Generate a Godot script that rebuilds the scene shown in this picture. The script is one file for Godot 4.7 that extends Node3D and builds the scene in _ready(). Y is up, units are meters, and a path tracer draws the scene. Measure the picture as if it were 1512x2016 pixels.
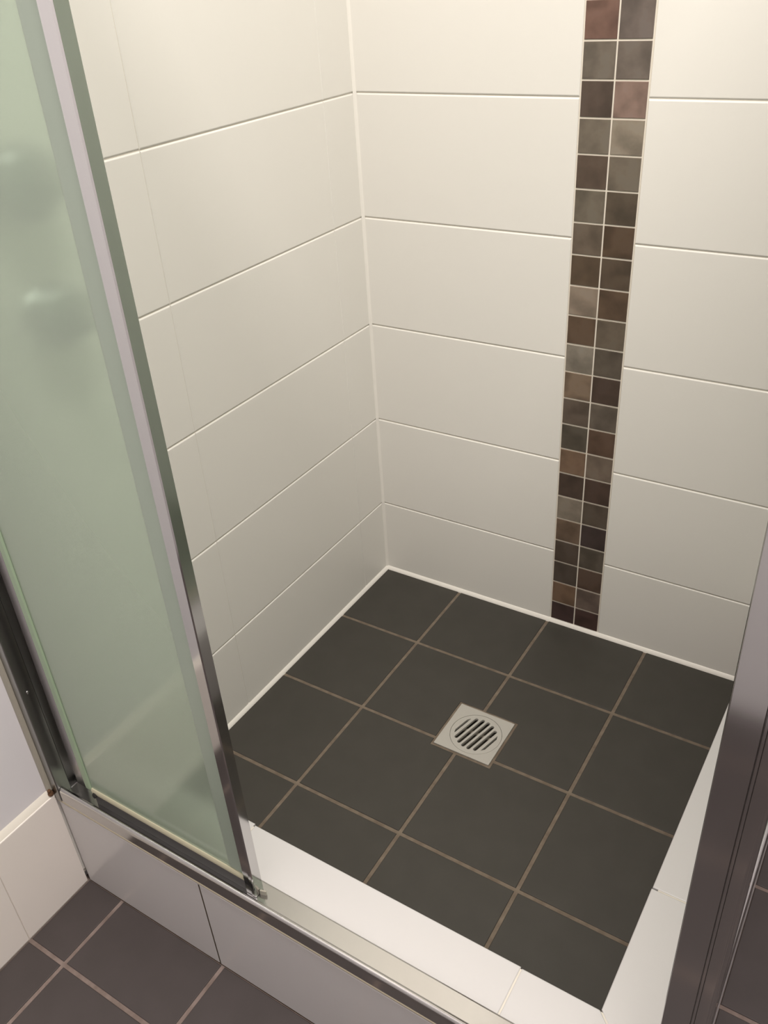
extends Node3D
# A tiled corner shower: x runs along the back wall, z comes out of it towards the
# room, y is up; the origin is the inner bottom corner of the shower. Metres.

var M := {}
var taken := {}
var rng := RandomNumberGenerator.new()

# ------------------------------------------------------------------ helpers
func numbered(called: String) -> String:
	if not taken.has(called):
		taken[called] = 0
		return called
	taken[called] += 1
	return "%s_%03d" % [called, taken[called]]

func tag(o: Node, label: String, category: String, group := "", kind := "") -> void:
	if label != "": o.set_meta("label", label)
	if category != "": o.set_meta("category", category)
	if group != "": o.set_meta("group", group)
	if kind != "": o.set_meta("kind", kind)

func thing(called: String, label: String, category: String, at := Vector3.ZERO, group := "", kind := "") -> Node3D:
	var o := Node3D.new()
	o.name = numbered(called)
	add_child(o)
	o.position = at
	tag(o, label, category, group, kind)
	return o

func put(called: String, mesh: Mesh, mat: Material, parent: Node, at := Transform3D.IDENTITY) -> MeshInstance3D:
	var o := MeshInstance3D.new()
	o.name = numbered(called) if parent == self else called
	o.mesh = mesh
	o.material_override = mat
	o.cast_shadow = GeometryInstance3D.SHADOW_CASTING_SETTING_ON
	o.transform = at
	parent.add_child(o, true)
	return o

func begin() -> SurfaceTool:
	var st := SurfaceTool.new()
	st.begin(Mesh.PRIMITIVE_TRIANGLES)
	return st

# one triangle with its own normals, turned so that its front looks along them
func tri(st: SurfaceTool, a: Vector3, b: Vector3, c: Vector3, na: Vector3, nb: Vector3, nc: Vector3) -> void:
	var g := (b - a).cross(c - a)
	var flip := g.dot(na + nb + nc) > 0.0
	var ps := [a, c, b] if flip else [a, b, c]
	var ns := [na, nc, nb] if flip else [na, nb, nc]
	for i in 3:
		st.set_normal(ns[i])
		st.add_vertex(ps[i])

func quad(st: SurfaceTool, a: Vector3, b: Vector3, c: Vector3, d: Vector3, na: Vector3, nb: Vector3, nc: Vector3, nd: Vector3) -> void:
	tri(st, a, b, c, na, nb, nc)
	tri(st, a, c, d, na, nc, nd)

func flat_quad(st: SurfaceTool, a: Vector3, b: Vector3, c: Vector3, d: Vector3, n: Vector3) -> void:
	quad(st, a, b, c, d, n, n, n, n)

func add_box(st: SurfaceTool, lo: Vector3, hi: Vector3) -> void:
	var p := func(x: int, y: int, z: int) -> Vector3: return Vector3(hi.x if x else lo.x, hi.y if y else lo.y, hi.z if z else lo.z)
	flat_quad(st, p.call(0, 0, 1), p.call(1, 0, 1), p.call(1, 1, 1), p.call(0, 1, 1), Vector3.BACK)
	flat_quad(st, p.call(0, 0, 0), p.call(1, 0, 0), p.call(1, 1, 0), p.call(0, 1, 0), Vector3.FORWARD)
	flat_quad(st, p.call(1, 0, 0), p.call(1, 0, 1), p.call(1, 1, 1), p.call(1, 1, 0), Vector3.RIGHT)
	flat_quad(st, p.call(0, 0, 0), p.call(0, 0, 1), p.call(0, 1, 1), p.call(0, 1, 0), Vector3.LEFT)
	flat_quad(st, p.call(0, 1, 0), p.call(1, 1, 0), p.call(1, 1, 1), p.call(0, 1, 1), Vector3.UP)
	flat_quad(st, p.call(0, 0, 0), p.call(1, 0, 0), p.call(1, 0, 1), p.call(0, 0, 1), Vector3.DOWN)

func box_mesh(lo: Vector3, hi: Vector3) -> Mesh:
	var st := begin()
	add_box(st, lo, hi)
	return st.commit()

# A flat slab cut to a counter-clockwise outline (in its own x,y), its face at z = 0,
# its back at z = -deep; edges along x are rounded over by bev.y, edges along y by bev.x.
func slab_mesh(poly: PackedVector2Array, deep: float, bev: Vector2, drop := 0.0012) -> Mesh:
	var st := begin()
	var n := poly.size()
	var inner := PackedVector2Array()
	var outs := []
	for i in n:
		var d := (poly[(i + 1) % n] - poly[i]).normalized()
		outs.append(Vector2(d.y, -d.x))
	for i in n:
		var a: Vector2 = outs[(i + n - 1) % n]
		var b: Vector2 = outs[i]
		var da: float = lerpf(bev.x, bev.y, a.y * a.y)
		var db: float = lerpf(bev.x, bev.y, b.y * b.y)
		# the point that is da inside the edge before and db inside the edge after
		var det: float = a.x * b.y - a.y * b.x
		var off := -(a * da)
		if absf(det) > 1e-6:
			off = Vector2((-da * b.y + db * a.y) / det, (-db * a.x + da * b.x) / det)
		inner.append(poly[i] + off)
	for i in n:
		var j := (i + 1) % n
		var o := Vector3(outs[i].x, outs[i].y, 0)
		var e := (o * 0.9 + Vector3.BACK * 0.45).normalized()
		var a := Vector3(poly[i].x, poly[i].y, -drop)
		var b := Vector3(poly[j].x, poly[j].y, -drop)
		flat_quad(st, Vector3(a.x, a.y, -deep), Vector3(b.x, b.y, -deep), b, a, o)
		quad(st, a, b, Vector3(inner[j].x, inner[j].y, 0), Vector3(inner[i].x, inner[i].y, 0), e, e, Vector3.BACK, Vector3.BACK)
	var ids := Geometry2D.triangulate_polygon(inner)
	for k in range(0, ids.size(), 3):
		tri(st, _v3(inner[ids[k]]), _v3(inner[ids[k + 1]]), _v3(inner[ids[k + 2]]), Vector3.BACK, Vector3.BACK, Vector3.BACK)
	var back := Geometry2D.triangulate_polygon(poly)
	for k in range(0, back.size(), 3):
		tri(st, _v3(poly[back[k]], -deep), _v3(poly[back[k + 1]], -deep), _v3(poly[back[k + 2]], -deep), Vector3.FORWARD, Vector3.FORWARD, Vector3.FORWARD)
	return st.commit()

func _v3(p: Vector2, z := 0.0) -> Vector3:
	return Vector3(p.x, p.y, z)

func rect(x0: float, y0: float, x1: float, y1: float) -> PackedVector2Array:
	return PackedVector2Array([Vector2(x0, y0), Vector2(x1, y0), Vector2(x1, y1), Vector2(x0, y1)])

# a closed profile (any turn) swept straight from a to b; the profile's x goes along u, its y along v;
# neighbouring faces that meet at less than soft degrees are shaded as one curve
func sweep(st: SurfaceTool, prof: PackedVector2Array, a: Vector3, b: Vector3, u: Vector3, v: Vector3, soft := 50.0) -> void:
	var n := prof.size()
	if Geometry2D.is_polygon_clockwise(prof):
		prof = prof.duplicate()
		prof.reverse()
	var ns := []
	var ls := []
	for i in n:
		var d := (prof[(i + 1) % n] - prof[i]).normalized()
		ns.append(Vector2(d.y, -d.x))
		ls.append((prof[(i + 1) % n] - prof[i]).length())
	for i in n:
		var j := (i + 1) % n
		var me: Vector2 = ns[i]
		var before: Vector2 = ns[(i + n - 1) % n]
		var after: Vector2 = ns[j]
		# a long flat face stays flat: the short one beside it takes over its normal
		var n0 := _joint(me, before, ls[i], ls[(i + n - 1) % n], soft)
		var n1 := _joint(me, after, ls[i], ls[j], soft)
		var p0 := u * prof[i].x + v * prof[i].y
		var p1 := u * prof[j].x + v * prof[j].y
		var m0 := u * n0.x + v * n0.y
		var m1 := u * n1.x + v * n1.y
		quad(st, a + p0, a + p1, b + p1, b + p0, m0, m1, m1, m0)
	var ids := Geometry2D.triangulate_polygon(prof)
	var along := (b - a).normalized()
	for k in range(0, ids.size(), 3):
		var q := []
		for s in 3:
			q.append(u * prof[ids[k + s]].x + v * prof[ids[k + s]].y)
		tri(st, a + q[0], a + q[1], a + q[2], -along, -along, -along)
		tri(st, b + q[0], b + q[1], b + q[2], along, along, along)

func _joint(me: Vector2, other: Vector2, mine: float, its: float, soft: float) -> Vector2:
	if absf(rad_to_deg(me.angle_to(other))) >= soft or mine > its * 2.5: return me
	if its > mine * 2.5: return other
	return (me + other).normalized()

func swept(prof: Array, a: Vector3, b: Vector3, u: Vector3, v: Vector3, soft := 50.0) -> Mesh:
	var st := begin()
	sweep(st, PackedVector2Array(prof), a, b, u, v, soft)
	return st.commit()

# turned about the axis "along"; rings are (distance along, radius)
func add_lathe(st: SurfaceTool, rings: Array, at: Vector3, along: Vector3, sides := 40, soft := 40.0) -> void:
	along = along.normalized()
	var u := along.cross(Vector3.UP if absf(along.y) < 0.9 else Vector3.RIGHT).normalized()
	var v := along.cross(u)
	var n := rings.size()
	var ns := []
	for i in n - 1:
		var d: Vector2 = (rings[i + 1] - rings[i]).normalized()
		ns.append(Vector2(-d.y, d.x))
	for i in n - 1:
		var me: Vector2 = ns[i]
		var n0 := me
		var n1 := me
		if i > 0 and absf(rad_to_deg(me.angle_to(ns[i - 1]))) < soft: n0 = (me + ns[i - 1]).normalized()
		if i < n - 2 and absf(rad_to_deg(me.angle_to(ns[i + 1]))) < soft: n1 = (me + ns[i + 1]).normalized()
		for k in sides:
			var r0 := u * cos(TAU * k / sides) + v * sin(TAU * k / sides)
			var r1 := u * cos(TAU * (k + 1) / sides) + v * sin(TAU * (k + 1) / sides)
			var A: Vector2 = rings[i]
			var B: Vector2 = rings[i + 1]
			quad(st, at + along * A.x + r0 * A.y, at + along * A.x + r1 * A.y, at + along * B.x + r1 * B.y, at + along * B.x + r0 * B.y,
				(along * n0.x + r0 * n0.y), (along * n0.x + r1 * n0.y), (along * n1.x + r1 * n1.y), (along * n1.x + r0 * n1.y))

func lathe(rings: Array, at: Vector3, along: Vector3, sides := 40) -> Mesh:
	var st := begin()
	add_lathe(st, rings, at, along, sides)
	return st.commit()

# ---------------------------------------------------------------- materials
func noise_tex(freq: float, lo: Color, hi: Color, seed_: int, octaves := 4, size := 256) -> NoiseTexture2D:
	var nz := FastNoiseLite.new()
	nz.seed = seed_
	nz.frequency = freq
	nz.fractal_octaves = octaves
	var g := Gradient.new()
	g.set_color(0, lo)
	g.set_color(1, hi)
	var t := NoiseTexture2D.new()
	t.width = size
	t.height = size
	t.seamless = true
	t.noise = nz
	t.color_ramp = g
	return t

func mat(called: String, c: Color, rough: float, metal := 0.0) -> StandardMaterial3D:
	var m := StandardMaterial3D.new()
	m.resource_name = called
	m.albedo_color = c
	m.roughness = rough
	m.metallic = metal
	M[called] = m
	return m

func with_tex(m: StandardMaterial3D, t: Texture2D, scale: float, world := true) -> StandardMaterial3D:
	m.albedo_texture = t
	m.uv1_triplanar = true
	m.uv1_world_triplanar = world
	m.uv1_scale = Vector3.ONE * scale
	return m

func make_materials() -> void:
	mat("glazed_white", Color(0.905, 0.89, 0.865), 0.36)
	mat("kerb_white", Color(0.815, 0.805, 0.803), 0.22)
	mat("skirting_white", Color(0.935, 0.905, 0.875), 0.35)
	mat("white_grout", Color(0.86, 0.835, 0.79), 0.85)
	mat("mosaic_grout", Color(0.89, 0.855, 0.8), 0.85)
	mat("silicone", Color(0.93, 0.91, 0.88), 0.4)
	mat("aged_silicone", Color(0.68, 0.64, 0.56), 0.6)
	mat("rust", Color(0.36, 0.25, 0.16), 0.9)
	mat("paint", Color(0.885, 0.87, 0.88), 0.7)
	mat("ceiling_paint", Color(0.9, 0.89, 0.87), 0.8)
	var fleck := noise_tex(0.02, Color(0.93, 0.93, 0.92), Color(1, 1, 1), 4, 5)
	with_tex(mat("charcoal_tile", Color(0.243, 0.23, 0.207), 0.6), fleck, 3.0)
	with_tex(mat("room_tile", Color(0.258, 0.228, 0.224), 0.6), fleck, 3.0)
	var dirt := noise_tex(0.03, Color(0.78, 0.76, 0.74), Color(1, 1, 1), 9, 4)
	with_tex(mat("brown_grout", Color(0.505, 0.455, 0.4), 0.9), dirt, 5.0)
	with_tex(mat("room_grout", Color(0.54, 0.48, 0.455), 0.9), dirt, 5.0)
	mat("chrome", Color(0.79, 0.785, 0.785), 0.1, 1.0)
	mat("rail_chrome", Color(0.79, 0.785, 0.78), 0.16, 1.0)
	mat("channel_metal", Color(0.62, 0.62, 0.61), 0.28, 1.0)
	mat("gasket", Color(0.6, 0.65, 0.595), 0.3)
	mat("dirty_grout", Color(0.3, 0.25, 0.19), 0.9)
	mat("satin_aluminium", Color(0.72, 0.71, 0.71), 0.22, 1.0)
	mat("tap_chrome", Color(0.6, 0.61, 0.61), 0.15, 1.0)
	mat("seal", Color(0.74, 0.72, 0.62), 0.5)
	mat("edge_seal", Color(0.6, 0.68, 0.57), 0.35)
	mat("carrier", Color(0.31, 0.3, 0.295), 0.4)
	mat("dark_plastic", Color(0.1, 0.095, 0.09), 0.6)
	mat("grey_plastic", Color(0.62, 0.6, 0.55), 0.5)
	mat("drain_metal", Color(0.69, 0.675, 0.645), 0.42)
	mat("drain_dark", Color(0.3, 0.275, 0.24), 0.8)
	mat("drain_bar", Color(0.5, 0.47, 0.42), 0.5)
	var g := mat("frosted_glass", Color(0.81, 0.872, 0.8, 0.33), 0.135)
	g.transparency = BaseMaterial3D.TRANSPARENCY_ALPHA
	g.refraction_enabled = true
	g.refraction_scale = 0.05
	var l := mat("lamp_glow", Color(1, 0.96, 0.9), 0.5)
	l.emission_enabled = true
	l.emission = Color(1, 0.9, 0.78)
	l.emission_energy_multiplier = 3.0

# -------------------------------------------------------------------- scene
func _ready() -> void:
	rng.seed = 20240611
	# camera
	var cam := Camera3D.new()
	cam.name = "camera"
	cam.fov = 60.77
	cam.near = 0.02
	cam.position = Vector3(0.8873, 1.1584, 1.3073)
	cam.rotation = Vector3(-0.5693, 0.5957, -0.0697)
	add_child(cam)
	cam.current = true
	# environment: a closed room, lit by its own lamp
	var we := WorldEnvironment.new()
	we.name = "environment"
	var env := Environment.new()
	env.background_mode = Environment.BG_COLOR
	env.background_color = Color(0.02, 0.02, 0.02)
	env.tonemap_mode = Environment.TONE_MAPPER_LINEAR
	env.tonemap_exposure = 1.0
	env.sdfgi_enabled = true
	env.ssao_enabled = true
	env.ssil_enabled = true
	we.environment = env
	add_child(we)
	lamp_at = Vector3(0.87, 2.6, 0.98)
	lamp_energy = 4.85
	lamp_color = Color(1.0, 0.98, 0.955)

	make_materials()
	build_room()
	build_tiled_walls()
	build_shower_floor()
	build_kerb()
	build_room_floor()
	build_skirting()
	build_frame()
	build_door()
	build_taps()
	build_drain()
	build_lamp()

var lamp_at: Vector3
var lamp_energy: float
var lamp_color: Color
const ROOM_X := 2.3
const ROOM_Z := 1.72
const ROOM_H := 2.6
const ROOM_FLOOR := -0.02

func structure(called: String, mesh: Mesh, m: Material, label: String, category: String) -> MeshInstance3D:
	var o := put(called, mesh, m, self)
	tag(o, label, category, "", "structure")
	return o

var wall_left: MeshInstance3D
var wall_back: MeshInstance3D
var floor_node: MeshInstance3D

func build_room() -> void:
	wall_left = structure("wall_left", box_mesh(Vector3(-0.12, -0.14, -0.12), Vector3(-0.009, ROOM_H, ROOM_Z)), M.paint,
		"left wall, white painted outside the shower and cream tiled inside it", "wall")
	wall_back = structure("wall_back", box_mesh(Vector3(-0.009, -0.14, -0.12), Vector3(ROOM_X, ROOM_H, -0.009)), M.paint,
		"cream tiled back wall with a brown mosaic strip running down it", "wall")
	structure("wall_right", box_mesh(Vector3(ROOM_X, -0.14, -0.12), Vector3(ROOM_X + 0.12, ROOM_H, ROOM_Z + 0.12)), M.paint,
		"plain white wall of the bathroom facing the shower side", "wall")
	structure("wall_front", box_mesh(Vector3(-0.12, -0.14, ROOM_Z), Vector3(ROOM_X, ROOM_H, ROOM_Z + 0.12)), M.paint,
		"plain white wall of the bathroom opposite the shower", "wall")
	structure("ceiling", box_mesh(Vector3(-0.12, ROOM_H, -0.12), Vector3(ROOM_X + 0.12, ROOM_H + 0.12, ROOM_Z + 0.12)), M.ceiling_paint,
		"flat white bathroom ceiling carrying the round lamp", "ceiling")
	# painted plaster in front of the rough wall, outside the shower
	put("plaster", box_mesh(Vector3(-0.009, 0.18, 0.886), Vector3(-0.005, ROOM_H, ROOM_Z)), M.paint, wall_left)

const JOINT_H := [0.172, 0.3705, 0.569, 0.767, 0.967]

func row_heights() -> Array:
	var ys := [0.003]
	ys.append_array(JOINT_H)
	var y := 0.967
	while y + 0.1988 < ROOM_H - 0.02:
		y += 0.1988
		ys.append(y)
	ys.append(ROOM_H)
	return ys

func tile_on(parent: Node, called: String, mesh: Mesh, m: Material, basis: Basis, at: Vector3) -> MeshInstance3D:
	return put(called, mesh, m, parent, Transform3D(basis, at))

var ON_LEFT := Basis(Vector3(0, 0, -1), Vector3(0, 1, 0), Vector3(1, 0, 0))    # own x runs towards -z, face looks along +x
var ON_BACK := Basis.IDENTITY                                                   # face looks along +z
var ON_RIGHT := Basis(Vector3(0, 0, -1), Vector3(0, 1, 0), Vector3(1, 0, 0))
var ON_FLOOR := Basis(Vector3(1, 0, 0), Vector3(0, 0, -1), Vector3(0, 1, 0))    # own y runs towards -z, face looks up

func build_tiled_walls() -> void:
	var ys := row_heights()
	var gh := 0.0008
	put("grout_bed", box_mesh(Vector3(-0.009, -0.002, 0.0), Vector3(-0.0016, ROOM_H, 0.884)), M.white_grout, wall_left)
	var zs := [0.0, 0.088, 0.486, 0.884]
	var xs := [0.0, 0.3885]
	var xr := [0.4885, 0.885]
	var bev := Vector2(0.0009, 0.0025)
	for r in ys.size() - 1:
		var lo: float = ys[r] + gh
		var hi: float = ys[r + 1] - gh
		for c in zs.size() - 1:
			var w: float = zs[c + 1] - zs[c] - 0.0009
			var mesh := slab_mesh(rect(-w / 2, lo, w / 2, hi), 0.0075, bev)
			tile_on(wall_left, "wall_tile", mesh, M.glazed_white, ON_LEFT, Vector3(rng.randf_range(-0.0002, 0.0002), 0, (zs[c] + zs[c + 1]) / 2))
	put("grout_bed", box_mesh(Vector3(-0.009, -0.002, -0.009), Vector3(0.885, ROOM_H, -0.0016)), M.white_grout, wall_back)
	for r in ys.size() - 1:
		var lo: float = ys[r] + gh
		var hi: float = ys[r + 1] - gh
		for pair in [xs, xr]:
			var mesh := slab_mesh(rect(pair[0] + 0.0004, lo, pair[1] - 0.0004, hi), 0.0075, bev)
			tile_on(wall_back, "wall_tile", mesh, M.glazed_white, ON_BACK, Vector3(0, 0, rng.randf_range(-0.0002, 0.0002)))
	# beyond the shower the back wall is plastered
	put("plaster", box_mesh(Vector3(0.887, 0.0, -0.009), Vector3(ROOM_X, ROOM_H, -0.004)), M.paint, wall_back)
	# the inner corner and the foot of both walls are sealed with white silicone
	var cove := [Vector2(0, 0), Vector2(0.0045, 0), Vector2(0.003, 0.0008), Vector2(0.0019, 0.0019), Vector2(0.0008, 0.003), Vector2(0, 0.0045)]
	put("silicone_bead", swept(cove, Vector3(0, 0, 0), Vector3(0, ROOM_H, 0), Vector3.RIGHT, Vector3.BACK), M.silicone, wall_back)
	var foot := [Vector2(-0.001, -0.002), Vector2(0.0055, -0.002), Vector2(0.0055, 0.0005), Vector2(0.004, 0.0025), Vector2(0.002, 0.006), Vector2(-0.001, 0.0075)]
	put("silicone_bead", swept(foot, Vector3(0, 0, 0), Vector3(0.776, 0, 0), Vector3.BACK, Vector3.UP), M.silicone, wall_back)
	put("silicone_bead", swept(foot, Vector3(0, 0, 0), Vector3(0, 0, 0.778), Vector3.RIGHT, Vector3.UP), M.silicone, wall_left)
	# the mosaic strip
	var strip := put("mosaic_strip", box_mesh(Vector3(0.3887, 0.004, -0.0016), Vector3(0.4883, ROOM_H, -0.0006)), M.mosaic_grout, wall_back)
	var mottle := noise_tex(0.011, Color(0.8, 0.79, 0.78), Color(1.12, 1.11, 1.1), 31, 5)
	var k := 0
	for row in MOSAIC.size():
		var top := 1.087 - 0.0494 * row
		var lo2 := maxf(top - 0.0467, 0.0085)
		for c in 2:
			var m := mat("mosaic_%d" % k, MOSAIC[row][c], 0.34)
			m.albedo_texture = mottle
			m.uv1_triplanar = true
			m.uv1_scale = Vector3.ONE * 6.0
			m.uv1_offset = Vector3(0.37 * k, 0.61 * k, 0.13 * k)
			k += 1
			mosaic_tile(strip, c, lo2, top, m)
	var spare: Array = M.values().filter(func(x): return x.resource_name.begins_with("mosaic_") and x.resource_name != "mosaic_grout")
	var y := 1.087 + 0.0494
	while y < ROOM_H:
		for c in 2:
			mosaic_tile(strip, c, y - 0.0467, y, spare[rng.randi() % spare.size()])
		y += 0.0494

func mosaic_tile(strip: Node, c: int, lo: float, hi: float, m: Material) -> void:
	var x0 := 0.3907 if c == 0 else 0.4397
	var x1 := 0.4372 if c == 0 else 0.4864
	var mesh := slab_mesh(rect(x0, lo, x1, hi), 0.0026, Vector2(0.0008, 0.0008), 0.0007)
	put("mosaic_tile", mesh, m, strip, Transform3D(Basis.IDENTITY, Vector3(0, 0, 0.0008)))

# glaze of the mosaic tiles, from the top of the picture down to the floor: left, right
var MOSAIC := [
	[Color(0.458, 0.353, 0.316), Color(0.435, 0.393, 0.373)],
	[Color(0.441, 0.406, 0.370), Color(0.441, 0.402, 0.374)],
	[Color(0.339, 0.288, 0.259), Color(0.538, 0.452, 0.416)],
	[Color(0.452, 0.416, 0.372), Color(0.557, 0.516, 0.464)],
	[Color(0.361, 0.305, 0.267), Color(0.442, 0.405, 0.360)],
	[Color(0.436, 0.402, 0.357), Color(0.353, 0.309, 0.263)],
	[Color(0.413, 0.365, 0.320), Color(0.346, 0.279, 0.224)],
	[Color(0.351, 0.292, 0.237), Color(0.343, 0.292, 0.245)],
	[Color(0.554, 0.499, 0.447), Color(0.366, 0.297, 0.241)],
	[Color(0.372, 0.302, 0.246), Color(0.406, 0.364, 0.318)],
	[Color(0.537, 0.506, 0.463), Color(0.369, 0.334, 0.297)],
	[Color(0.492, 0.422, 0.359), Color(0.304, 0.248, 0.218)],
	[Color(0.382, 0.336, 0.299), Color(0.410, 0.373, 0.337)],
	[Color(0.352, 0.323, 0.286), Color(0.371, 0.295, 0.247)],
	[Color(0.472, 0.387, 0.322), Color(0.458, 0.407, 0.362)],
	[Color(0.309, 0.258, 0.229), Color(0.309, 0.248, 0.219)],
	[Color(0.526, 0.487, 0.441), Color(0.355, 0.313, 0.276)],
	[Color(0.453, 0.381, 0.325), Color(0.273, 0.229, 0.220)],
	[Color(0.341, 0.296, 0.264), Color(0.372, 0.338, 0.302)],
	[Color(0.329, 0.293, 0.266), Color(0.360, 0.293, 0.255)],
	[Color(0.465, 0.376, 0.309), Color(0.454, 0.397, 0.366)],
	[Color(0.282, 0.220, 0.214), Color(0.304, 0.231, 0.214)],
]

func build_shower_floor() -> void:
	var bed := begin()
	var h := Rect2(0.341, 0.293, 0.106, 0.106)
	var lo := -0.022
	var hi := -0.0012
	add_box(bed, Vector3(0, lo, 0), Vector3(h.position.x, hi, 0.788))
	add_box(bed, Vector3(h.end.x, lo, 0), Vector3(0.786, hi, 0.788))
	add_box(bed, Vector3(h.position.x, lo, 0), Vector3(h.end.x, hi, h.position.y))
	add_box(bed, Vector3(h.position.x, lo, h.end.y), Vector3(h.end.x, hi, 0.788))
	var fl := structure("floor_shower", bed.commit(), M.brown_grout, "charcoal tiled shower floor with brown grout lines, inside the white kerb", "floor")
	var xs := [0.001, 0.185, 0.385, 0.585, 0.779]
	var zs := [0.001, 0.186, 0.386, 0.586, 0.781]
	var g := 0.0030
	for i in 4:
		for j in 4:
			var x0: float = xs[i] + (g if i else 0.0)
			var x1: float = xs[i + 1] - g
			var z0: float = zs[j] + (g if j else 0.0)
			var z1: float = zs[j + 1] - g
			var d := h.grow(0.004)
			var poly := rect(x0, -z1, x1, -z0)
			var cut := rect(d.position.x, -d.end.y, d.end.x, -d.position.y)
			var left := Geometry2D.clip_polygons(poly, cut)
			var shape: PackedVector2Array = left[0] if left.size() else poly
			if Geometry2D.is_polygon_clockwise(shape): shape.reverse()
			tile_on(fl, "floor_tile", slab_mesh(shape, 0.008, Vector2(0.0012, 0.0012), 0.0008), M.charcoal_tile, ON_FLOOR, Vector3(0, rng.randf_range(-0.0002, 0.0002), 0))

const KERB := 0.172

func build_kerb() -> void:
	var core := begin()
	add_box(core, Vector3(0.0, ROOM_FLOOR, 0.786), Vector3(0.8688, KERB - 0.0088, 0.8735))
	add_box(core, Vector3(0.784, ROOM_FLOOR, 0.0), Vector3(0.8688, KERB - 0.0088, 0.786))
	add_box(core, Vector3(0.003, KERB - 0.0088, 0.7808), Vector3(0.8685, KERB - 0.0012, 0.8735))
	add_box(core, Vector3(0.779, KERB - 0.0088, 0.003), Vector3(0.8685, KERB - 0.0012, 0.7808))
	var kb := structure("trim_1", core.commit(), M.white_grout, "low white tiled shower kerb under the chrome rails", "kerb")
	var b := Vector2(0.0014, 0.0014)
	# top tiles; the pair at the outer corner is mitred. Outlines in (x, -z).
	var tops := [
		[Vector2(0.001, -0.882), Vector2(0.2805, -0.882), Vector2(0.2805, -0.7765), Vector2(0.001, -0.7765)],
		[Vector2(0.2825, -0.882), Vector2(0.6745, -0.882), Vector2(0.6745, -0.7785), Vector2(0.2825, -0.7785)],
		[Vector2(0.6765, -0.882), Vector2(0.8755, -0.882), Vector2(0.7688, -0.7798), Vector2(0.6765, -0.7798)],
		[Vector2(0.877, -0.8805), Vector2(0.877, -0.6085), Vector2(0.7715, -0.6085), Vector2(0.7702, -0.7783)],
		[Vector2(0.877, -0.6065), Vector2(0.877, -0.2075), Vector2(0.7755, -0.2075), Vector2(0.7722, -0.6065)],
		[Vector2(0.877, -0.2055), Vector2(0.877, -0.001), Vector2(0.777, -0.001), Vector2(0.7755, -0.2055)],
	]
	for t in tops:
		var poly := PackedVector2Array(t)
		if Geometry2D.is_polygon_clockwise(poly): poly.reverse()
		tile_on(kb, "kerb_tile", slab_mesh(poly, 0.0085, b), M.kerb_white, ON_FLOOR, Vector3(0, KERB, 0))
	kerb_joint(kb)
	# upright tiles: outer front, outer side, and the two inner faces
	for r in [[0.004, 0.2685], [0.2705, 0.669], [0.671, 0.8775]]:
		tile_on(kb, "kerb_tile", slab_mesh(rect(r[0], ROOM_FLOOR + 0.0015, r[1], KERB - 0.0095), 0.0085, b), M.kerb_white, ON_BACK, Vector3(0, 0, 0.882))
	for r in [[0.001, 0.1995], [0.2005, 0.5985], [0.6005, 0.8735]]:
		tile_on(kb, "kerb_tile", slab_mesh(rect(-r[1], ROOM_FLOOR + 0.0015, -r[0], KERB - 0.0095), 0.0085, b), M.kerb_white, ON_RIGHT, Vector3(0.877, 0, 0))
		tile_on(kb, "kerb_tile", slab_mesh(rect(r[0], 0.002, minf(r[1], 0.777), KERB - 0.0095), 0.006, b), M.kerb_white, Basis(Vector3(0, 0, 1), Vector3(0, 1, 0), Vector3(-1, 0, 0)), Vector3(0.779, 0, 0))
	for r in [[0.001, 0.2805], [0.2825, 0.6745], [0.6765, 0.778]]:
		tile_on(kb, "kerb_tile", slab_mesh(rect(-r[1], 0.002, -r[0], KERB - 0.0095), 0.006, b), M.kerb_white, Basis(Vector3(-1, 0, 0), Vector3(0, 1, 0), Vector3(0, 0, -1)), Vector3(0, 0, 0.7805))

func kerb_joint(kb: Node) -> void:
	# the upright joint in the kerb front has gone brown
	put("dirty_joint", box_mesh(Vector3(0.2687, ROOM_FLOOR, 0.874), Vector3(0.2703, KERB - 0.01, 0.8815)), M.dirty_grout, kb)
	put("dirty_joint", box_mesh(Vector3(0.006, ROOM_FLOOR - 0.001, 0.874), Vector3(0.872, ROOM_FLOOR + 0.0014, 0.8816)), M.dirty_grout, kb)

func build_room_floor() -> void:
	floor_node = structure("floor", box_mesh(Vector3(-0.009, -0.14, -0.009), Vector3(ROOM_X, ROOM_FLOOR - 0.0014, ROOM_Z)), M.room_grout,
		"dark tiled bathroom floor with pale grout in front of the shower", "floor")
	var g := 0.0030
	var xs := [0.0]
	var x := 0.0745
	while x < ROOM_X:
		xs.append(x)
		x += 0.2
	xs.append(ROOM_X)
	var zs := [0.0]
	var z := 0.195
	while z < ROOM_Z:
		zs.append(z)
		z += 0.2
	zs.append(ROOM_Z)
	for i in xs.size() - 1:
		for j in zs.size() - 1:
			var r := Rect2(xs[i], zs[j], xs[i + 1] - xs[i], zs[j + 1] - zs[j]).grow(-g)
			if r.end.x < 0.872 and r.end.y < 0.88: continue
			var poly := rect(r.position.x, -r.end.y, r.end.x, -r.position.y)
			var left := Geometry2D.clip_polygons(poly, rect(-1, -0.8825, 0.8775, 1))
			if left.is_empty(): continue
			var shape: PackedVector2Array = left[0]
			if Geometry2D.is_polygon_clockwise(shape): shape.reverse()
			tile_on(floor_node, "floor_tile", slab_mesh(shape, 0.008, Vector2(0.0012, 0.0012), 0.0008), M.room_tile, ON_FLOOR, Vector3(0, ROOM_FLOOR + rng.randf_range(-0.0002, 0.0002), 0))

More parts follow.
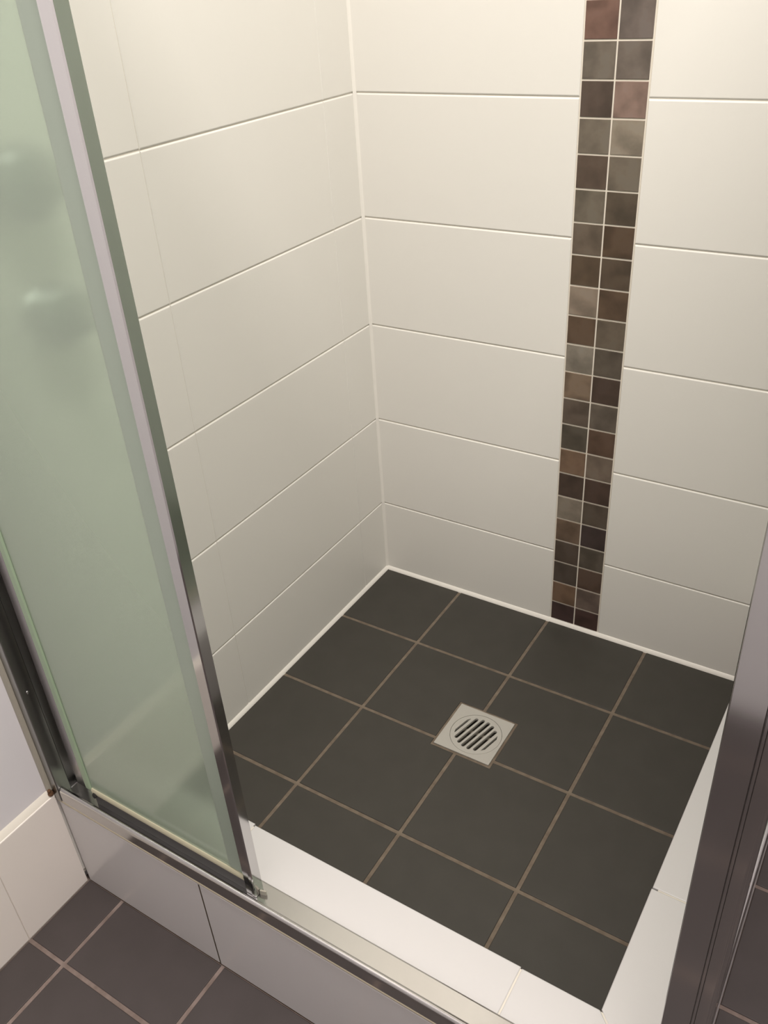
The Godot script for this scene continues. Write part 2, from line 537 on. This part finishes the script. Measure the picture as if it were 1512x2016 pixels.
func build_skirting() -> void:
	var bed := begin()
	add_box(bed, Vector3(-0.009, ROOM_FLOOR - 0.001, 0.884), Vector3(0.0012, 0.1785, ROOM_Z))
	# grout troweled over the top edge
	sweep(bed, PackedVector2Array([Vector2(-0.006, 0.1785), Vector2(0.0018, 0.1785), Vector2(0.0012, 0.181), Vector2(-0.0022, 0.187), Vector2(-0.006, 0.19)]), Vector3(0, 0, 0.886), Vector3(0, 0, ROOM_Z), Vector3.RIGHT, Vector3.UP)
	var sk := structure("baseboard_left", bed.commit(), M.white_grout, "row of white skirting tiles along the foot of the left painted wall", "skirting")
	var zs := [0.884, 0.995, 1.395, ROOM_Z]
	for k in zs.size() - 1:
		tile_on(sk, "skirting_tile", slab_mesh(rect(-zs[k + 1] + 0.0004, ROOM_FLOOR + 0.0015, -zs[k] - 0.0003, 0.18), 0.008, Vector2(0.0012, 0.002)), M.skirting_white, ON_LEFT, Vector3(0.003, 0, 0))

const TOP := 1.95

func build_frame() -> void:
	var f := thing("shower_enclosure", "chrome framed shower enclosure standing on the white kerb, with frosted side pane", "shower screen", Vector3(0, KERB, 0))
	var up := Vector3(0, -KERB, 0)
	var lift := func(o: Node3D) -> void: o.position += up
	# bottom rails: front lip with a rounded crest, a groove, then a flat sill. (inwards from the outer face, up)
	var prof := [Vector2(0.0, -0.0015), Vector2(0.0, 0.016), Vector2(-0.0008, 0.0195), Vector2(-0.0025, 0.0225), Vector2(-0.0045, 0.0235), Vector2(-0.0065, 0.0228), Vector2(-0.0082, 0.0208),
		Vector2(-0.009, 0.018), Vector2(-0.009, 0.0065), Vector2(-0.0115, 0.0065), Vector2(-0.0125, 0.0085), Vector2(-0.037, 0.0078), Vector2(-0.0392, 0.007), Vector2(-0.04, 0.005), Vector2(-0.04, 0.0)]
	prof = prof.map(func(p: Vector2) -> Vector2: return p + Vector2(0.8828, KERB + 0.0003))
	lift.call(put("front_rail", swept(prof, Vector3(0.0155, 0, 0), Vector3(0.842, 0, 0), Vector3.BACK, Vector3.UP), M.rail_chrome, f))
	var side := prof.map(func(p: Vector2) -> Vector2: return p + Vector2(-0.0056, 0))
	lift.call(put("side_rail", swept(side, Vector3(0, 0, 0.016), Vector3(0, 0, 0.851), Vector3.RIGHT, Vector3.UP), M.rail_chrome, f))
	# corner post in plan (x, z)
	var post := [Vector2(0.8435, 0.8515), Vector2(0.8425, 0.8525), Vector2(0.8425, 0.8838), Vector2(0.8437, 0.885), Vector2(0.8635, 0.885), Vector2(0.8642, 0.8843), Vector2(0.8648, 0.881), Vector2(0.8664, 0.881),
		Vector2(0.8668, 0.8848), Vector2(0.868, 0.8862), Vector2(0.8745, 0.8862), Vector2(0.8768, 0.8855), Vector2(0.8782, 0.884), Vector2(0.8788, 0.8815), Vector2(0.8788, 0.853), Vector2(0.8775, 0.8515)]
	lift.call(put("corner_post", swept(post, Vector3(0, KERB + 0.0002, 0), Vector3(0, TOP + 0.03, 0), Vector3.RIGHT, Vector3.BACK, 70), M.chrome, f))
	# wall channels: a box flange outside, a dark groove, a lower flange inside. (out from the wall, along the wall)
	var jamb := [Vector2(0.0003, 0.884), Vector2(0.013, 0.884), Vector2(0.0145, 0.8835), Vector2(0.015, 0.882), Vector2(0.015, 0.865), Vector2(0.014, 0.8635), Vector2(0.006, 0.8635), Vector2(0.006, 0.849), Vector2(0.029, 0.849), Vector2(0.03, 0.848), Vector2(0.03, 0.8435), Vector2(0.029, 0.8425), Vector2(0.0003, 0.8425)]
	var channel := put("wall_channel", swept(jamb, Vector3(0, KERB + 0.0002, 0), Vector3(0, TOP, 0), Vector3.RIGHT, Vector3.BACK, 60), M.channel_metal, f)
	lift.call(channel)
	var jamb2 := jamb.map(func(p: Vector2) -> Vector2: return Vector2(p.y - 0.0102, p.x))
	lift.call(put("wall_channel", swept(jamb2, Vector3(0, KERB + 0.0002, 0), Vector3(0, TOP, 0), Vector3.RIGHT, Vector3.BACK, 60), M.channel_metal, f))
	# head rails
	lift.call(put("head_rail", box_mesh(Vector3(0.031, TOP - 0.005, 0.845), Vector3(0.842, TOP + 0.03, 0.882)), M.chrome, f))
	lift.call(put("head_rail", box_mesh(Vector3(0.835, TOP - 0.005, 0.031), Vector3(0.872, TOP + 0.03, 0.851)), M.chrome, f))
	# fixed side pane
	lift.call(put("side_pane", box_mesh(Vector3(0.8545, KERB + 0.0095, 0.008), Vector3(0.8595, TOP - 0.006, 0.851)), M.frosted_glass, f))
	lift.call(put("pane_seal", box_mesh(Vector3(0.852, KERB + 0.0082, 0.03), Vector3(0.8618, KERB + 0.016, 0.851)), M.seal, f))
	# a bead of old silicone under the front rail, and the rusty lump where it meets the wall
	var bead := [Vector2(0.8812, 0.1665), Vector2(0.8828, 0.1668), Vector2(0.8835, 0.1683), Vector2(0.8834, 0.17), Vector2(0.8826, 0.1712), Vector2(0.8812, 0.171)]
	lift.call(put("sealant_bead", swept(bead, Vector3(0.006, 0, 0), Vector3(0.878, 0, 0), Vector3.BACK, Vector3.UP), M.aged_silicone, f))
	var wb := [Vector2(-0.0048, 0.8845), Vector2(0.0015, 0.8842), Vector2(0.0012, 0.8862), Vector2(-0.0005, 0.888), Vector2(-0.003, 0.8895), Vector2(-0.0048, 0.8897)]
	lift.call(put("sealant_bead", swept(wb, Vector3(0, 0.19, 0), Vector3(0, TOP, 0), Vector3.RIGHT, Vector3.BACK), M.grey_plastic, f))
	var blob := begin()
	for k in 7:
		var at := Vector3(0.0005 + rng.randf() * 0.002, 0.182 + rng.randf() * 0.012, 0.8865 + rng.randf() * 0.006)
		var r := rng.randf_range(0.0022, 0.004)
		add_lathe(blob, [Vector2(-r, 0.0), Vector2(-r * 0.7, r * 0.7), Vector2(0, r), Vector2(r * 0.7, r * 0.7), Vector2(r, 0.0)], at, Vector3.UP, 10, 80.0)
	var ro := put("rusty_sealant", blob.commit(), M.rust, f)
	ro.set_meta("label", "rust brown lump of sealant")
	lift.call(ro)
	# a screw head on the inside of the front flange
	put("screw", lathe([Vector2(0, 0.0024), Vector2(0.0008, 0.0022), Vector2(0.0013, 0.0012), Vector2(0.0014, 0.0)], Vector3(0.015, 0.376, 0.874), Vector3.RIGHT, 16), M.satin_aluminium, channel)

func build_door() -> void:
	var d := thing("shower_door", "sliding frosted glass shower door pushed left beside the cream tiled wall", "shower door", Vector3(0.2, KERB + 0.009, 0.863))
	var back := -d.position
	var parts := []
	parts.append(put("glass_pane", box_mesh(Vector3(0.056, 0.2085, 0.858), Vector3(0.3405, TOP - 0.008, 0.863)), M.frosted_glass, d))
	# closing stile: bright front bar, deep side, and a flange behind the glass
	var st := [Vector2(0.341, 0.858), Vector2(0.341, 0.8655), Vector2(0.3422, 0.8667), Vector2(0.3515, 0.8667), Vector2(0.3522, 0.8677), Vector2(0.3568, 0.8677), Vector2(0.358, 0.8665), Vector2(0.358, 0.8535), Vector2(0.357, 0.8525), Vector2(0.342, 0.8525)]
	parts.append(put("closing_stile", swept(st, Vector3(0, KERB + 0.0095, 0), Vector3(0, TOP - 0.008, 0), Vector3.RIGHT, Vector3.BACK, 40), M.chrome, d))
	parts.append(put("glazing_gasket", swept([Vector2(0.3175, 0.8632), Vector2(0.3175, 0.8636), Vector2(0.319, 0.8641), Vector2(0.331, 0.8646), Vector2(0.3406, 0.8646), Vector2(0.3406, 0.8632)], Vector3(0, 0.215, 0), Vector3(0, TOP - 0.01, 0), Vector3.RIGHT, Vector3.BACK, 30), M.gasket, d))
	# soft strip along the trailing edge of the glass
	var ed := [Vector2(0.0365, 0.856), Vector2(0.0365, 0.8615), Vector2(0.0555, 0.8615), Vector2(0.0555, 0.8655), Vector2(0.058, 0.8665), Vector2(0.0655, 0.8662), Vector2(0.067, 0.8645), Vector2(0.067, 0.8632), Vector2(0.0555, 0.8632), Vector2(0.0555, 0.856)]
	parts.append(put("trailing_stile", swept([Vector2(0.0365, 0.8565), Vector2(0.0365, 0.863), Vector2(0.038, 0.8645), Vector2(0.054, 0.8645), Vector2(0.0555, 0.863), Vector2(0.0555, 0.8565)], Vector3(0, 0.205, 0), Vector3(0, TOP - 0.008, 0), Vector3.RIGHT, Vector3.BACK, 60), M.satin_aluminium, d))
	parts.append(put("edge_strip", swept([Vector2(0.0557, 0.8633), Vector2(0.0557, 0.8645), Vector2(0.0575, 0.866), Vector2(0.0645, 0.866), Vector2(0.0665, 0.8648), Vector2(0.067, 0.8633)], Vector3(0, 0.2075, 0), Vector3(0, TOP - 0.008, 0), Vector3.RIGHT, Vector3.BACK, 60), M.edge_seal, d))
	# bottom carrier and seal
	parts.append(put("bottom_seal", swept([Vector2(0.8575, 0.2015), Vector2(0.8655, 0.2015), Vector2(0.866, 0.2075), Vector2(0.8645, 0.2105), Vector2(0.8632, 0.2105), Vector2(0.8632, 0.2083), Vector2(0.8575, 0.2083)], Vector3(0.0675, 0, 0), Vector3(0.3405, 0, 0), Vector3.BACK, Vector3.UP), M.seal, d))
	parts.append(put("bottom_carrier", box_mesh(Vector3(0.07, KERB + 0.0088, 0.8585), Vector3(0.3405, 0.2013, 0.8645)), M.carrier, d))
	parts.append(put("end_plug", lathe([Vector2(0, 0.0042), Vector2(0.002, 0.004), Vector2(0.0026, 0.003), Vector2(0.0026, 0.0)], Vector3(0.073, 0.2005, 0.8655), Vector3(0, 0.3, 1), 18), M.dark_plastic, d))
	parts.append(put("guide_block", swept([Vector2(0.3588, 0.8588), Vector2(0.3665, 0.8566), Vector2(0.367, 0.8578), Vector2(0.3662, 0.8588), Vector2(0.3588, 0.861)], Vector3(0, KERB + 0.0086, 0), Vector3(0, KERB + 0.016, 0), Vector3.RIGHT, Vector3.BACK), M.grey_plastic, d))
	for o in parts:
		o.position += back

func build_taps() -> void:
	var spots := [[Vector3(0.0006, 0.972, 0.684), "upper of two round chrome taps, blurred behind the frosted door", 0.041], [Vector3(0.0006, 0.825, 0.682), "lower of two round chrome taps, blurred behind the frosted door", 0.037]]
	for s in spots:
		var t := thing("shower_tap", s[1], "tap", s[0], "round taps on the left shower wall")
		var r: float = s[2]
		put("wall_plate", lathe([Vector2(0, r * 0.75), Vector2(0.003, r * 0.75), Vector2(0.008, r * 0.62), Vector2(0.009, 0.012), Vector2(0.009, 0.0)], Vector3.ZERO, Vector3.RIGHT, 40), M.tap_chrome, t)
		put("spindle", lathe([Vector2(0.008, 0.011), Vector2(0.026, 0.011)], Vector3.ZERO, Vector3.RIGHT, 24), M.tap_chrome, t)
		var handle := put("handle", lathe([Vector2(0.022, 0.0), Vector2(0.022, r * 0.9), Vector2(0.025, r), Vector2(0.04, r), Vector2(0.045, r * 0.93), Vector2(0.049, r * 0.75), Vector2(0.051, r * 0.4), Vector2(0.0515, 0.0)], Vector3.ZERO, Vector3.RIGHT, 48), M.tap_chrome, t)
		put("lever", swept([Vector2(-0.006, -0.012), Vector2(0.006, -0.012), Vector2(0.006, -0.003), Vector2(-0.006, -0.003)], Vector3(0.048, 0, 0), Vector3(0.09, 0.004, 0), Vector3.BACK, Vector3.UP), M.tap_chrome, handle)

func build_drain() -> void:
	var c := Vector3(0.394, 0.0, 0.346)
	var d := thing("floor_drain", "square grey drain grate with seven slanted slots set in charcoal floor", "drain", c)
	var half := 0.0525
	var hub := Vector3(0.003, 0, 0.001)
	var fr := CSGCombiner3D.new()
	fr.name = "frame"
	d.add_child(fr, true)
	var bx := CSGPolygon3D.new()
	bx.polygon = PackedVector2Array([Vector2(-half, -half), Vector2(half, -half), Vector2(half, half), Vector2(-half, half)])
	bx.depth = 0.005
	bx.transform = Transform3D(ON_FLOOR, Vector3(0, 0.0008, 0))
	bx.material = M.drain_metal
	fr.add_child(bx)
	var hole := CSGCylinder3D.new()
	hole.radius = 0.0455
	hole.height = 0.02
	hole.sides = 64
	hole.position = hub
	hole.operation = CSGShape3D.OPERATION_SUBTRACTION
	hole.material = M.drain_metal
	fr.add_child(hole)
	var gr := CSGCombiner3D.new()
	gr.name = "grate"
	d.add_child(gr, true)
	var disc := CSGCylinder3D.new()
	disc.radius = 0.0449
	disc.height = 0.0044
	disc.sides = 64
	disc.position = hub + Vector3(0, -0.0017, 0)
	disc.material = M.drain_metal
	gr.add_child(disc)
	var ring := PackedVector2Array()
	for k in 48:
		ring.append(Vector2(cos(TAU * k / 48), sin(TAU * k / 48)) * 0.0375)
	for k in 7:
		var off := (k - 3) * 0.0107
		var w := 0.0033 if absi(k - 3) < 3 else 0.002
		var slot := PackedVector2Array()
		var reach := sqrt(maxf(0.0375 * 0.0375 - off * off, 0.0)) - 0.0008
		if absi(k - 3) == 3: reach = 0.06
		for e in [1.0, -1.0]:
			for a in 7:
				var th: float = -PI / 2 + PI / 2 * e + PI * a / 6.0
				slot.append(Vector2(off + cos(th) * w, e * (reach - w) + sin(th) * w))
		var cut := Geometry2D.intersect_polygons(slot, ring)
		if cut.is_empty(): continue
		var s := CSGPolygon3D.new()
		s.polygon = cut[0]
		s.depth = 0.02
		s.operation = CSGShape3D.OPERATION_SUBTRACTION
		s.material = M.drain_metal
		s.transform = Transform3D(ON_FLOOR.rotated(Vector3.UP, -0.25), hub + Vector3(0, 0.01, 0))
		gr.add_child(s)
	var pit := begin()
	add_lathe(pit, [Vector2(-0.0195, 0.0), Vector2(-0.0195, 0.044), Vector2(-0.0045, 0.047)], hub, Vector3.UP, 40)
	put("cup", pit.commit(), M.drain_dark, d)
	put("cross_bar", box_mesh(Vector3(-0.04, -0.0125, -0.012), Vector3(0.042, -0.0095, -0.006)), M.drain_bar, d)
	# dark joint round the plate
	var jt := begin()
	for s in [[-0.053, -0.053, 0.053, -0.0527], [-0.053, 0.0527, 0.053, 0.053], [-0.053, -0.0527, -0.0527, 0.0527], [0.0527, -0.0527, 0.053, 0.0527]]:
		add_box(jt, Vector3(s[0], -0.006, s[1]), Vector3(s[2], -0.0008, s[3]))
	put("rim_joint", jt.commit(), M.brown_grout, d)

func build_lamp() -> void:
	var t := thing("ceiling_lamp", "round white ceiling lamp above the front of the shower", "lamp", lamp_at)
	put("base", lathe([Vector2(0, 0.17), Vector2(-0.018, 0.17), Vector2(-0.022, 0.165), Vector2(-0.022, 0.155)], Vector3.ZERO, Vector3.UP, 40), M.ceiling_paint, t)
	put("diffuser", lathe([Vector2(-0.02, 0.156), Vector2(-0.034, 0.15), Vector2(-0.045, 0.12), Vector2(-0.05, 0.06), Vector2(-0.051, 0.0)], Vector3.ZERO, Vector3.UP, 40), M.lamp_glow, t)
	var l := AreaLight3D.new()
	l.name = "lamp_light"
	l.area_size = Vector2(0.3, 0.3)
	l.light_color = lamp_color
	l.light_energy = lamp_energy
	l.shadow_enabled = true
	l.area_range = 8.0
	l.area_attenuation = 2.0
	l.rotation = Vector3(-PI / 2, 0, 0)
	l.position = Vector3(0, -0.06, 0)
	t.add_child(l)
